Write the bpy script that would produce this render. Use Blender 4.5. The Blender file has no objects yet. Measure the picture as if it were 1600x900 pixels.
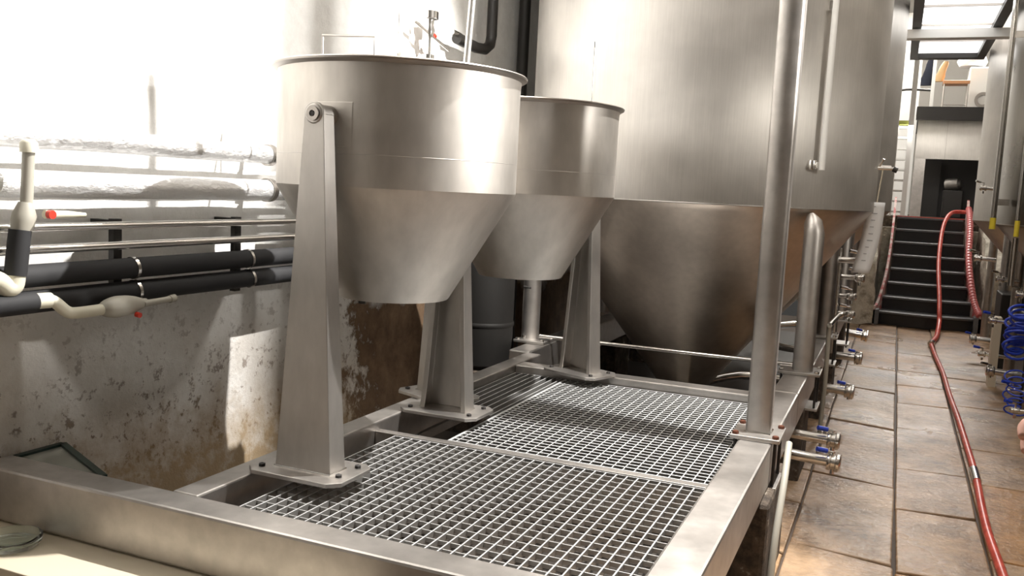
import bpy, bmesh, math, random
from math import sin, cos, pi, radians, sqrt, atan2
from mathutils import Vector, Matrix
random.seed(7)
S = bpy.context.scene
C = S.collection

# ------------------------------------------------------------------ camera, world, lights, exposure
cam_d = bpy.data.cameras.new('camera'); cam = bpy.data.objects.new('camera', cam_d); C.objects.link(cam)
cam_d.sensor_width = 36; cam_d.lens = 36 * 1416 / 1600; cam_d.clip_start = .02; cam_d.clip_end = 100
def cam_matrix(yaw, pitch, roll, loc):
    f = Vector((-sin(yaw) * cos(pitch), cos(yaw) * cos(pitch), -sin(pitch)))
    r = Vector((cos(yaw), sin(yaw), 0)); u = r.cross(f)
    r2 = cos(roll) * r + sin(roll) * u; u2 = -sin(roll) * r + cos(roll) * u
    M = Matrix((r2, u2, -f)).transposed().to_4x4(); M.translation = loc
    return M
cam.matrix_world = cam_matrix(radians(22.73), radians(6.32), radians(2.85), Vector((0, 0, 1.5)))
S.camera = cam
S.view_settings.view_transform = 'Standard'; S.view_settings.look = 'None'
S.view_settings.exposure = 0.0; S.view_settings.gamma = 1.0
w = bpy.data.worlds.new('world'); S.world = w; w.use_nodes = True
w.node_tree.nodes['Background'].inputs[0].default_value = (1, .96, .9, 1)
w.node_tree.nodes['Background'].inputs[1].default_value = .05

def point_light(name, loc, watts, r=.05, col=(1, .95, .87)):
    l = bpy.data.lights.new(name, 'POINT'); l.energy = watts; l.shadow_soft_size = r; l.color = col
    o = bpy.data.objects.new(name, l); o.location = loc; C.objects.link(o); return o
def area_light(name, loc, size, watts, rot=(0, 0, 0), col=(1, .96, .9)):
    l = bpy.data.lights.new(name, 'AREA'); l.shape = 'RECTANGLE'; l.size, l.size_y = size
    l.energy = watts; l.color = col
    o = bpy.data.objects.new(name, l); o.location = loc; o.rotation_euler = rot; C.objects.link(o); return o
LAMP_HIGH = (-.08, 3.68, 4.2)     # floodlight high across the platform
LAMP_LOW = (1.45, 3.65, 2.40)      # weaker lamp below it
sp = bpy.data.lights.new('flood_light_beam', 'SPOT'); sp.energy = 1550; sp.shadow_soft_size = .02; sp.color = (1, .97, .93)
sp.spot_size = radians(94); sp.spot_blend = .25
so = bpy.data.objects.new('flood_light_beam', sp); so.location = LAMP_HIGH; C.objects.link(so)
so.rotation_euler = Vector((-2.3, -1.1, -2.75)).to_track_quat('-Z', 'Y').to_euler()
point_light('flood_light_bulb', LAMP_LOW, 45, .10)
sp = bpy.data.lights.new('added_wall_beam', 'SPOT'); sp.energy = 340; sp.shadow_soft_size = .05; sp.color = (1, .97, .93)  # second beam added at the lower lamp, shaped to whiten the upper wall only
sp.spot_size = radians(56); sp.spot_blend = .5
so = bpy.data.objects.new('added_wall_beam', sp); so.location = LAMP_LOW; C.objects.link(so)
so.rotation_euler = Vector((-4.05, -1.0, .35)).to_track_quat('-Z', 'Y').to_euler()
for k, y in enumerate((4.3, 6.6, 10.0)):
    area_light('corridor_fill', (.35, y, 3.9), (.25, 1.5), (20, 30, 60)[k], col=(1, .94, .87))  # added unseen fill lights that brighten the corridor floor and tag
area_light('left_fill', (-1.6, 3.6, 4.1), (.25, 1.5), 30)  # added unseen fill light above the platform
area_light('mezzanine_tube', (.6, 17.6, 4.9), (1.6, 1.0), 330, rot=(radians(-50), 0, 0))
area_light('landing_fill', (-.6, 15.2, 4.6), (.8, .5), 90)  # added unseen fill lights, here and next, brightening the partition and landing
area_light('landing_fill', (.3, 15.0, 2.72), (.8, .3), 16)

# ------------------------------------------------------------------ material helpers
def mat(name, col, rough=.5, metal=0., spec=.5):
    m = bpy.data.materials.new(name); m.use_nodes = True
    b = m.node_tree.nodes['Principled BSDF']
    b.inputs['Base Color'].default_value = (*col, 1); b.inputs['Roughness'].default_value = rough
    b.inputs['Metallic'].default_value = metal; b.inputs['Specular IOR Level'].default_value = spec
    return m
def nodes(m): return m.node_tree.nodes, m.node_tree.links, m.node_tree.nodes['Principled BSDF']
def tex(m, kind='Object', scale=(1, 1, 1)):
    N, L, B = nodes(m); t = N.new('ShaderNodeTexCoord'); mp = N.new('ShaderNodeMapping')
    L.new(t.outputs[kind], mp.inputs[0]); mp.inputs['Scale'].default_value = scale; return mp.outputs[0]
def noise(m, vec, scale, detail=4, rough=.55):
    N, L, B = nodes(m); n = N.new('ShaderNodeTexNoise'); L.new(vec, n.inputs['Vector'])
    n.inputs['Scale'].default_value = scale; n.inputs['Detail'].default_value = detail
    n.inputs['Roughness'].default_value = rough; return n.outputs['Fac']
def ramp(m, fac, stops):
    N, L, B = nodes(m); r = N.new('ShaderNodeValToRGB'); L.new(fac, r.inputs[0])
    e = r.color_ramp.elements
    while len(e) < len(stops): e.new(.5)
    for q, (p, c) in zip(e, stops): q.position = p; q.color = (*c, 1) if len(c) == 3 else c
    return r.outputs[0]
def mix(m, fac, a, b, mode='MIX'):
    N, L, B = nodes(m); x = N.new('ShaderNodeMix'); x.data_type = 'RGBA'; x.blend_type = mode
    for s, v in ((x.inputs[0], fac), (x.inputs[6], a), (x.inputs[7], b)):
        if hasattr(v, 'links'): L.new(v, s)
        elif isinstance(v, (int, float)): s.default_value = v
        else: s.default_value = (*v, 1)
    return x.outputs[2]
def math_(m, op, a, b=0., clamp=False):
    N, L, B = nodes(m); x = N.new('ShaderNodeMath'); x.operation = op; x.use_clamp = clamp
    for s, v in ((x.inputs[0], a), (x.inputs[1], b)):
        if hasattr(v, 'links'): L.new(v, s)
        else: s.default_value = v
    return x.outputs[0]
def bump(m, h, strength=.3, dist=.01):
    N, L, B = nodes(m); b = N.new('ShaderNodeBump'); L.new(h, b.inputs['Height'])
    b.inputs['Strength'].default_value = strength; b.inputs['Distance'].default_value = dist
    L.new(b.outputs[0], B.inputs['Normal'])
def g(v): return (v, v, v)

def steel(name, col, rough, streak=(30, 30, 2), amt=.12, bstr=.05, aniso=0.):
    """brushed stainless: streaks along z change the roughness and the tone a little"""
    m = mat(name, col, rough, 1.0); N, L, B = nodes(m)
    v = tex(m, 'Object', streak); n = noise(m, v, 3, 5)
    v2 = tex(m, 'Object', (1, 1, 1)); n2 = noise(m, v2, 2.3, 4)
    lo = tuple(c * (1 - amt) for c in col); hi = tuple(min(1, c * (1 + amt)) for c in col)
    c1 = ramp(m, n, [(.3, lo), (.7, hi)])
    c2 = mix(m, .5, c1, ramp(m, n2, [(.35, g(.62)), (.65, g(1))]), 'MULTIPLY')
    L.new(c2, B.inputs['Base Color'])
    r = math_(m, 'MULTIPLY_ADD', n2, .25); r.node.inputs[2].default_value = rough - .12
    L.new(r, B.inputs['Roughness'])
    bump(m, n, bstr, .002)
    if aniso:
        B.inputs['Anisotropic'].default_value = aniso; tn = N.new('ShaderNodeTangent'); tn.direction_type = 'RADIAL'; tn.axis = 'Z'
        L.new(tn.outputs[0], B.inputs['Tangent'])
    return m
M = {}
M['tank'] = steel('tank_steel', (.70, .67, .63), .46, (60, 60, 1.5), .05, .04, .75)
M['cone'] = steel('cone_steel', (.70, .63, .555), .40, (8, 8, 8), .06, .03)
M['hopper'] = steel('hopper_steel', (.63, .595, .55), .50, (6, 6, 2), .08, .08)
M['stand'] = steel('stand_steel', (.58, .55, .515), .45, (8, 8, 3), .07, .06)
M['frame'] = steel('frame_steel', (.56, .53, .50), .42, (6, 6, 6), .10, .08)
M['bright'] = mat('bright_steel', (.78, .76, .73), .2, 1.0)
M['rim'] = mat('rim_steel', (.42, .39, .36), .35, 1.0)
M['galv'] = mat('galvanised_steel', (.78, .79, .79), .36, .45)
M['rod'] = mat('galvanised_rod', (.50, .50, .49), .5, .5)
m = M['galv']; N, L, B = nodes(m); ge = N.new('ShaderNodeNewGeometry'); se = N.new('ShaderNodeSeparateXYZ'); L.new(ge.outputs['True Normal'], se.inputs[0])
L.new(ramp(m, se.outputs['Z'], [(.5, (.26, .255, .245)), (.8, (.74, .75, .75))]), B.inputs['Base Color'])  # shade between the bars painted in: side faces darker than tops
M['darkmetal'] = mat('dark_metal', (.035, .032, .03), .45, .3)
M['foil'] = mat('foil_wrap', (.86, .86, .86), .38, .55)
n_ = noise(M['foil'], tex(M['foil'], 'Object', (1, .5, 1)), 38, 5); bump(M['foil'], n_, .9, .012)
M['rubber'] = mat('black_foam', (.022, .022, .024), .75)
M['blackpaint'] = mat('black_paint', (.02, .018, .016), .4)
M['pvc'] = mat('cream_pvc', (.72, .69, .56), .4)
M['pvcgrey'] = mat('grey_pvc', (.42, .40, .34), .5)
M['redp'] = mat('red_plastic', (.65, .04, .02), .35)
M['bluep'] = mat('blue_plastic', (.03, .07, .55), .35)
M['yellowp'] = mat('yellow_plastic', (.75, .6, .05), .4)
M['white'] = mat('white_paint', (.82, .81, .78), .5)
M['rust'] = mat('rusty_bolt', (.13, .045, .025), .6, .5)
M['wood'] = mat('wood', (.42, .2, .09), .5)
M['navy'] = mat('navy_cloth', (.015, .017, .03), .9)
M['tan'] = mat('tan_cloth', (.55, .38, .2), .9)
M['paper'] = mat('paper', (.80, .80, .80), .7)
M['ink'] = mat('printed_ink', (.35, .35, .36), .8)
M['green'] = mat('dark_green_edge', (.012, .03, .024), .35)
M['skin'] = mat('skin', (.62, .33, .25), .5)
M['nail'] = mat('nail', (.72, .45, .38), .3)
M['sleeve'] = mat('sleeve_cloth', (.16, .09, .05), .9)
M['cream'] = mat('cream_board', (.70, .62, .48), .6)
M['barrel'] = mat('barrel_black', (.012, .011, .010), .6, 0, .3)
M['redhose'] = mat('red_hose', (.62, .075, .05), .35)
N, L, B = nodes(M['redhose']); L.new(ramp(M['redhose'], noise(M['redhose'], tex(M['redhose'], 'Object'), 14), [(.35, (.45, .045, .03)), (.7, (.72, .12, .085))]), B.inputs['Base Color'])
M['pinkhose'] = mat('pink_hose', (.62, .16, .16), .4)
M['glass'] = mat('glass', (.85, .93, .9), .03); nodes(M['glass'])[2].inputs['Transmission Weight'].default_value = 1
M['acrylic'] = mat('smoky_sheet', (.22, .22, .19), .25); nodes(M['acrylic'])[2].inputs['Alpha'].default_value = 1
M['tube'] = mat('clear_tube', (.85, .83, .8), .15, .6)
def emis(name, col, s):
    m = mat(name, col); b = nodes(m)[2]; b.inputs['Emission Color'].default_value = (*col, 1)
    b.inputs['Emission Strength'].default_value = s; return m
M['lit'] = emis('lit_diffuser', (1, .99, .97), 2.2)
M['bulb'] = emis('lamp_glass', (1, .95, .86), 6)

# plaster wall: white above, dirty and flaking towards its foot
m = M['plaster'] = mat('old_plaster', (.8, .78, .74), .85); N, L, B = nodes(m)
geo = N.new('ShaderNodeNewGeometry'); sep = N.new('ShaderNodeSeparateXYZ'); L.new(geo.outputs['Position'], sep.inputs[0])
vz = sep.outputs['Z']; vy = sep.outputs['Y']; pos = geo.outputs['Position']
big = noise(m, pos, 1.7, 6, .6); fine = noise(m, pos, 9, 8, .7); spots = noise(m, pos, 26, 6, .7)
base = ramp(m, fine, [(.3, (.76, .745, .715)), (.6, (.86, .85, .825))])
low = math_(m, 'SUBTRACT', 1.15, vz); low = math_(m, 'MULTIPLY', low, 1.4, True)          # 0 above 1.15 m
stain = math_(m, 'MULTIPLY', low, ramp(m, big, [(.40, g(0)), (.62, g(1))]))
c = mix(m, stain, base, (.47, .41, .34))
sp = math_(m, 'MULTIPLY', low, ramp(m, math_(m, 'MULTIPLY', spots, math_(m, 'ADD', fine, .5)), [(.56, g(0)), (.64, g(1))]))
c = mix(m, sp, c, (.15, .10, .07))
foot = math_(m, 'ADD', math_(m, 'SUBTRACT', .58, vz), math_(m, 'MULTIPLY', math_(m, 'SUBTRACT', fine, .5), .9))
c = mix(m, math_(m, 'MULTIPLY', foot, 3.0, True), c, (.34, .25, .15))
# bare brown masonry where the plaster has come off behind the stands
by = math_(m, 'SUBTRACT', vy, 3.95); bz = math_(m, 'SUBTRACT', 1.0, vz)
bare = math_(m, 'MULTIPLY', math_(m, 'MULTIPLY', math_(m, 'ADD', by, math_(m, 'MULTIPLY', math_(m, 'SUBTRACT', fine, .5), 1.6)), 6, True),
             math_(m, 'MULTIPLY', math_(m, 'ADD', bz, math_(m, 'MULTIPLY', math_(m, 'SUBTRACT', big, .5), 1.2)), 5, True))
c = mix(m, bare, c, ramp(m, fine, [(.3, (.07, .04, .022)), (.7, (.20, .125, .07))]))
L.new(c, B.inputs['Base Color']); bump(m, math_(m, 'ADD', fine, math_(m, 'MULTIPLY', bare, -.5)), .5, .02)

m = M['rough_stone'] = mat('limewashed_stone', (.6, .55, .46), .85); N, L, B = nodes(m)
f = noise(m, tex(m), 7, 7, .65)
L.new(ramp(m, f, [(.3, (.22, .18, .13)), (.5, (.52, .47, .38)), (.7, (.68, .64, .55))]), B.inputs['Base Color']); bump(m, f, .8, .05)
m = M['concrete'] = mat('dirty_concrete', (.2, .16, .12), .8); N, L, B = nodes(m)
f = noise(m, tex(m), 11, 8, .75)
L.new(ramp(m, f, [(.4, (.035, .026, .02)), (.6, (.12, .09, .065)), (.68, (.45, .40, .34))]), B.inputs['Base Color']); bump(m, f, .8, .03)
m = M['slab'] = mat('wet_sandstone', (.4, .3, .2), .2); N, L, B = nodes(m)
oi = N.new('ShaderNodeObjectInfo'); geo = N.new('ShaderNodeNewGeometry'); pos = geo.outputs['Position']
f = noise(m, pos, 3.5, 7, .65); f2 = noise(m, pos, 22, 6, .65); f3 = noise(m, pos, 1.3, 3, .5)
tone = ramp(m, oi.outputs['Random'], [(0, (.40, .255, .15)), (.3, (.50, .345, .22)), (.6, (.42, .22, .08)), (.8, (.45, .29, .165)), (1, (.34, .24, .15))])
c = mix(m, 1., tone, ramp(m, f, [(.3, g(.50)), (.6, g(1.05))]), 'MULTIPLY')
c = mix(m, .5, c, ramp(m, f2, [(.35, g(.6)), (.65, g(1.1))]), 'MULTIPLY')
c = mix(m, .8, c, ramp(m, noise(m, pos, 1.9, 6, .6), [(.36, (.42, .38, .34)), (.52, g(1.0))]), 'MULTIPLY')
B.inputs['Specular IOR Level'].default_value = .12
L.new(c, B.inputs['Base Color'])
L.new(ramp(m, f3, [(.38, g(.22)), (.6, g(.55))]), B.inputs['Roughness'])
vv = N.new('ShaderNodeTexVoronoi'); vv.inputs['Scale'].default_value = 26; L.new(pos, vv.inputs['Vector'])
bump(m, math_(m, 'ADD', math_(m, 'MULTIPLY', f2, 1.0), math_(m, 'MULTIPLY', vv.outputs['Distance'], .5)) , .7, .012)
B.inputs['Coat Weight'].default_value = .5; B.inputs['Coat Roughness'].default_value = .02
fw = noise(m, pos, 34, 4, .6); fv = noise(m, pos, 90, 3, .6)
bw = N.new('ShaderNodeBump'); L.new(math_(m, 'ADD', fw, math_(m, 'MULTIPLY', fv, .5)), bw.inputs['Height']); bw.inputs['Strength'].default_value = 1.0; bw.inputs['Distance'].default_value = .006
L.new(bw.outputs[0], B.inputs['Coat Normal'])
M['mortar'] = mat('wet_mortar', (.085, .06, .043), .7)
M['step'] = mat('black_step', (.02, .02, .021), .28)
M['stepedge'] = mat('worn_step_edge', (.13, .13, .135), .35)
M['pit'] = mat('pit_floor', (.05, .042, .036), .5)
M['back'] = mat('back_wall', (.78, .76, .72), .8)
M['dimwall'] = mat('grey_wall', (.36, .34, .31), .8)
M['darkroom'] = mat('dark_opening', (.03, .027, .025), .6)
M['ceil'] = mat('ceiling_paint', (.62, .60, .57), .85)

# ------------------------------------------------------------------ mesh helpers
def obj(name, bm, m, parent=None, smooth=None, bevel=0):
    me = bpy.data.meshes.new(name); bmesh.ops.recalc_face_normals(bm, faces=bm.faces[:]); bm.to_mesh(me); bm.free()
    me.materials.append(m)
    o = bpy.data.objects.new(name, me); C.objects.link(o)
    if parent is not None: o.parent = parent
    if smooth is not None:
        for p in me.polygons: p.use_smooth = True
        try: me.set_sharp_from_angle(angle=radians(smooth))
        except Exception: pass
    if bevel:
        b = o.modifiers.new('bevel', 'BEVEL'); b.width = bevel; b.segments = 2; b.limit_method = 'ANGLE'
    return o
def tag(o, label, cat, group=None):
    o['label'] = label; o['category'] = cat
    if group: o['group'] = group
    return o
def thing(name, label, cat, loc=(0, 0, 0), rz=0, group=None):
    o = bpy.data.objects.new(name, None); o.empty_display_size = .1; C.objects.link(o)
    o.location = loc; o.rotation_euler = (0, 0, rz); return tag(o, label, cat, group)
def struct(o): o['kind'] = 'structure'; return o
def box(bm, a, b, R=None):
    a, b = Vector(a), Vector(b); c = (a + b) / 2; s = b - a
    mtx = Matrix.Translation(c) @ Matrix.Diagonal((*s, 1))
    if R is not None: mtx = R @ mtx
    bmesh.ops.create_cube(bm, size=1, matrix=mtx); return bm
def nb(): return bmesh.new()
def bx(a, b): return box(nb(), a, b)
def prism(bm, pts, z0, z1, R=None):
    """pts 2D polygon extruded z0..z1"""
    R = R or Matrix()
    lo = [bm.verts.new(R @ Vector((x, y, z0))) for x, y in pts]; hi = [bm.verts.new(R @ Vector((x, y, z1))) for x, y in pts]
    n = len(pts); bm.faces.new(lo[::-1]); bm.faces.new(hi)
    for i in range(n): bm.faces.new((lo[i], lo[(i + 1) % n], hi[(i + 1) % n], hi[i]))
    return bm
def tube(bm, pts, r, n=12, cap=True, rads=None, closed=False):
    pts = [Vector(p) for p in pts]; rings = []; up = None; K = len(pts)
    for i, p in enumerate(pts):
        if closed: t = pts[(i + 1) % K] - pts[i - 1]
        else: t = pts[min(i + 1, K - 1)] - pts[max(i - 1, 0)]
        t.normalize()
        if up is None:
            up = Vector((0, 0, 1)) if abs(t.z) < .9 else Vector((1, 0, 0))
        s = t.cross(up).normalized(); up = s.cross(t).normalized()
        rr = rads[i] if rads else r
        rings.append([bm.verts.new(p + rr * (cos(2 * pi * k / n) * s + sin(2 * pi * k / n) * up)) for k in range(n)])
    for i in range(K if closed else K - 1):
        a, b = rings[i], rings[(i + 1) % K]
        for k in range(n): bm.faces.new((a[k], a[(k + 1) % n], b[(k + 1) % n], b[k]))
    if cap and not closed: bm.faces.new(rings[0][::-1]); bm.faces.new(rings[-1])
    return bm
def lathe(bm, prof, n=48, R=None, closed=False):
    """prof list of (r,z) ; closed makes a ring section"""
    R = R or Matrix(); rings = []
    for r, z in prof:
        if r < 1e-5: rings.append([bm.verts.new(R @ Vector((0, 0, z)))])
        else: rings.append([bm.verts.new(R @ Vector((r * cos(2 * pi * k / n), r * sin(2 * pi * k / n), z))) for k in range(n)])
    K = len(rings)
    for i in range(K if closed else K - 1):
        a, b = rings[i], rings[(i + 1) % K]
        for k in range(n):
            k2 = (k + 1) % n
            if len(a) == 1: bm.faces.new((a[0], b[k], b[k2]))
            elif len(b) == 1: bm.faces.new((a[k], a[k2], b[0]))
            else: bm.faces.new((a[k], a[k2], b[k2], b[k]))
    return bm
def axis(p, d):
    """matrix taking +z to d at p"""
    q = Vector(d).normalized().to_track_quat('Z', 'Y').to_matrix().to_4x4(); q.translation = p; return q
def smoothpath(pts, k=6):
    P = [Vector(p) for p in pts]; out = []
    for i in range(len(P) - 1):
        p0, p1, p2, p3 = P[max(i - 1, 0)], P[i], P[i + 1], P[min(i + 2, len(P) - 1)]
        for j in range(k):
            t = j / k
            out.append(.5 * ((2 * p1) + (p2 - p0) * t + (2 * p0 - 5 * p1 + 4 * p2 - p3) * t * t + (3 * p1 - p0 - 3 * p2 + p3) * t ** 3))
    out.append(P[-1]); return out
def dupe(o, parent, loc=None):
    c = o.copy(); C.objects.link(c); c.parent = parent
    if loc is not None: c.location = loc
    return c
def copy_tree(o, parent=None):
    c = o.copy(); C.objects.link(c); c.parent = parent
    for ch in list(o.children): copy_tree(ch, c)
    return c

# ------------------------------------------------------------------ setting
WX = -2.6
def wall_mesh(x, y0, y1, z0, z1, amp, step=.12):
    bm = nb(); ny = int((y1 - y0) / step); nz = int((z1 - z0) / step); V = []
    from mathutils import noise as mn
    for i in range(ny + 1):
        row = []
        for j in range(nz + 1):
            y = y0 + (y1 - y0) * i / ny; z = z0 + (z1 - z0) * j / nz
            d = mn.fractal(Vector((0, y * 1.3, z * 1.3)), .9, 2.0, 4) * amp
            d += max(0, .55 - z) * .10
            row.append(bm.verts.new((x + d, y, z)))
        V.append(row)
    for i in range(ny):
        for j in range(nz): bm.faces.new((V[i][j], V[i + 1][j], V[i + 1][j + 1], V[i][j + 1]))
    # give it thickness
    lo = [bm.verts.new((x - .25, y, z)) for y, z in ((y0, z0), (y1, z0), (y1, z1), (y0, z1))]
    bm.faces.new(lo)
    return bm
struct(obj('wall_left', wall_mesh(WX, -3, 20, 0, 4.4, .016), M['plaster'], smooth=60))
struct(obj('wall_right', bx((3.0, -3, 0), (3.2, 20, 4.4)), M['dimwall']))
struct(obj('wall_front', bx((-2.85, -3.2, 0), (3.2, -3, 4.4)), mat('brown_wall', (.30, .28, .25), .8)))
struct(obj('wall_back', bx((-2.85, 20, 0), (3.2, 20.2, 5.4)), M['back']))
struct(obj('ceiling', bx((-2.85, -3.2, 4.4), (3.2, 14.8, 4.6)), M['ceil']))
o = struct(obj('ceiling', bx((-2.85, 14.8, 5.2), (3.2, 20.2, 5.4)), M['ceil']))
struct(obj('trim_1', bx((-2.6, 14.7, 4.4), (3.0, 14.8, 5.3)), M['back']))

floor = struct(obj('floor', bx((-2.85, -3.2, -.15), (3.2, 12.6, -.025)), M['mortar']))
rows = {
 (-.80, -.321): [-.5, .4, 1.2, 2.0, 2.75, 3.35, 3.98, 4.7, 5.3, 6.2, 7.0, 7.9, 8.8, 9.8, 10.8, 12.6],
 (-.318, .113): [-.5, .6, 1.7, 2.7, 4.05, 5.2, 6.6, 7.9, 9.0, 9.9, 10.8, 11.6, 12.6],
 (.117, .494): [-.5, .5, 1.6, 2.9, 4.0, 4.87, 5.65, 6.7, 7.56, 8.35, 9.06, 10.2, 11.3, 12.6],
 (.497, 1.105): [-.5, .7, 1.8, 2.9, 4.3, 5.5, 6.3, 7.65, 8.9, 10.0, 11.0, 12.6],
 (1.11, 1.75): [-.5, 1.3, 3.0, 4.6, 6.2, 7.8, 9.4, 11.0, 12.6]}
ci = 0
for (x0, x1), ys in rows.items():
    for a, b in zip(ys, ys[1:]):
        bm = nb(); j = .003
        sk = [.10, .09, -.02, .03, .0][ci]
        q = [(x0 + j + random.uniform(-.005, .005), a + j + sk / 2), (x1 - j + random.uniform(-.005, .005), a + j - sk / 2 + random.uniform(-.0, .025)),
             (x1 - j + random.uniform(-.004, .004), b - j - sk / 2), (x0 + j, b - j + sk / 2)]
        dz = -.012 if ci == 2 else 0
        prism(bm, q, -.06, 0)
        tx, ty = random.uniform(-.006, .006), random.uniform(-.006, .004)
        cx, cy = (x0 + x1) / 2, (a + b) / 2
        for v in bm.verts:
            if v.co.z > -.01: v.co.z += dz + (v.co.x - cx) * tx * 2 + (v.co.y - cy) * ty * 1.5
        obj('floor_slab', bm, M['slab'], floor, bevel=.007)
    ci += 1

# ------------------------------------------------------------------ platform
ZT = .56; ZB = .39
plat = thing('steel_platform', 'low stainless steel platform frame of square beams carrying the gratings and hoppers', 'platform', (-1.15, 3.2, 0))
def ppart(name, a, b, m=M['frame'], bv=.006):
    bm = bx(a, b)
    o = obj(name, bm, m, plat, bevel=bv); o.matrix_parent_inverse = Matrix.Translation((1.15, -3.2, 0)); return o
ppart('front_beam', (-2.58, 1.905, ZB), (-.375, 2.02, ZT), bv=.009)
ppart('right_beam', (-.50, 1.905, ZB + .001), (-.37, 4.60, ZT + .001), bv=.009)
ppart('left_beam', (-1.905, 2.021, ZB), (-1.81, 4.8, ZT - .001))
ppart('far_beam', (-1.81, 4.42, ZB), (-.501, 4.53, ZT))
ppart('cross_member', (-1.81, 3.005, .44), (-.501, 3.045, .525), M['frame'], .002)
ppart('support_angle', (-1.81, 2.021, .44), (-.501, 2.04, .478), M['frame'], .002)
ppart('support_angle', (-.52, 2.04, .44), (-.501, 4.42, .478), M['frame'], .002)
ppart('support_angle', (-1.74, 2.04, .44), (-1.72, 4.42, .478), M['frame'], .002)
ppart('support_angle', (-1.72, 4.40, .44), (-.52, 4.42, .478), M['frame'], .002)
ppart('support_angle', (-1.535, 3.045, .40), (-1.515, 4.40, .478), M['frame'], .002)
for x, y in ((-.435, 2.0), (-.435, 4.5)):
    pass
p = obj('concrete_pier', bx((-.55, 3.35, -.05), (-.34, 3.95, ZB)), M['concrete'], bevel=.02)
tag(p, 'dirty dark concrete pier under the platform beam below the tall square post', 'pier')
p = obj('concrete_pier', bx((-2.3, 2.0, -.05), (-1.6, 2.2, ZB - .01)), M['concrete'], bevel=.02)
tag(p, 'dirty concrete pier under the front left corner of the steel platform', 'pier')
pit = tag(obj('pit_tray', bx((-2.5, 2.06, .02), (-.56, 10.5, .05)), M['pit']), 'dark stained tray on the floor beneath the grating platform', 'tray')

# gratings: bearing bars and cross rods are objects
ZG = .522
def grating(label, x0, x1, y0, y1, bars, rods, main='y', band=.004):
    """main='y': bearing bars run along y"""
    t = thing('grating_panel', label, 'grating', (x0, y0, ZG))
    w_, l_ = x1 - x0, y1 - y0
    H = .020
    if main == 'y':
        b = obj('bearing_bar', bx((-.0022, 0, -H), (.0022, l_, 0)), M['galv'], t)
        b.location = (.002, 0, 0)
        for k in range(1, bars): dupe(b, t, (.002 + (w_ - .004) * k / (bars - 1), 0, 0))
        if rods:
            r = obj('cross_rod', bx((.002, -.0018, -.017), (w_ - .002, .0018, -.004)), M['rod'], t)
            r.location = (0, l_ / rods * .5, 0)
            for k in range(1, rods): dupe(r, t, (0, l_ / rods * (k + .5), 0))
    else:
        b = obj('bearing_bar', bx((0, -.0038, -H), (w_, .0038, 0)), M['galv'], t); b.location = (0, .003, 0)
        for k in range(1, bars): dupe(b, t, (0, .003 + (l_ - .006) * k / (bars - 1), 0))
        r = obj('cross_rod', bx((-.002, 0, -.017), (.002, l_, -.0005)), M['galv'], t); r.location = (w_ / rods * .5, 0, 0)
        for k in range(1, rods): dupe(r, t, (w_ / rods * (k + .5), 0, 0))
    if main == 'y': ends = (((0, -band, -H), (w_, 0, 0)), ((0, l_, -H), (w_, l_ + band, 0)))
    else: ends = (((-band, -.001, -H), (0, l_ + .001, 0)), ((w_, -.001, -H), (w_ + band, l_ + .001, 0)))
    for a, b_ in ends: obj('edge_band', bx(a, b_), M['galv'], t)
    return t
grating('nearest grating panel, its long bright bars running away beside the front beam', -1.718, -.51, 2.045, 2.995, 32, 19, 'y')
grating('fine meshed middle and far grating panel beside the square post', -1.505, -.51, 3.055, 4.40, 36, 24, 'x', .012)
grating('narrow grating strip of bare parallel bars left of the fine mesh', -1.80, -1.535, 3.50, 4.40, 8, 0, 'y')

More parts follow.
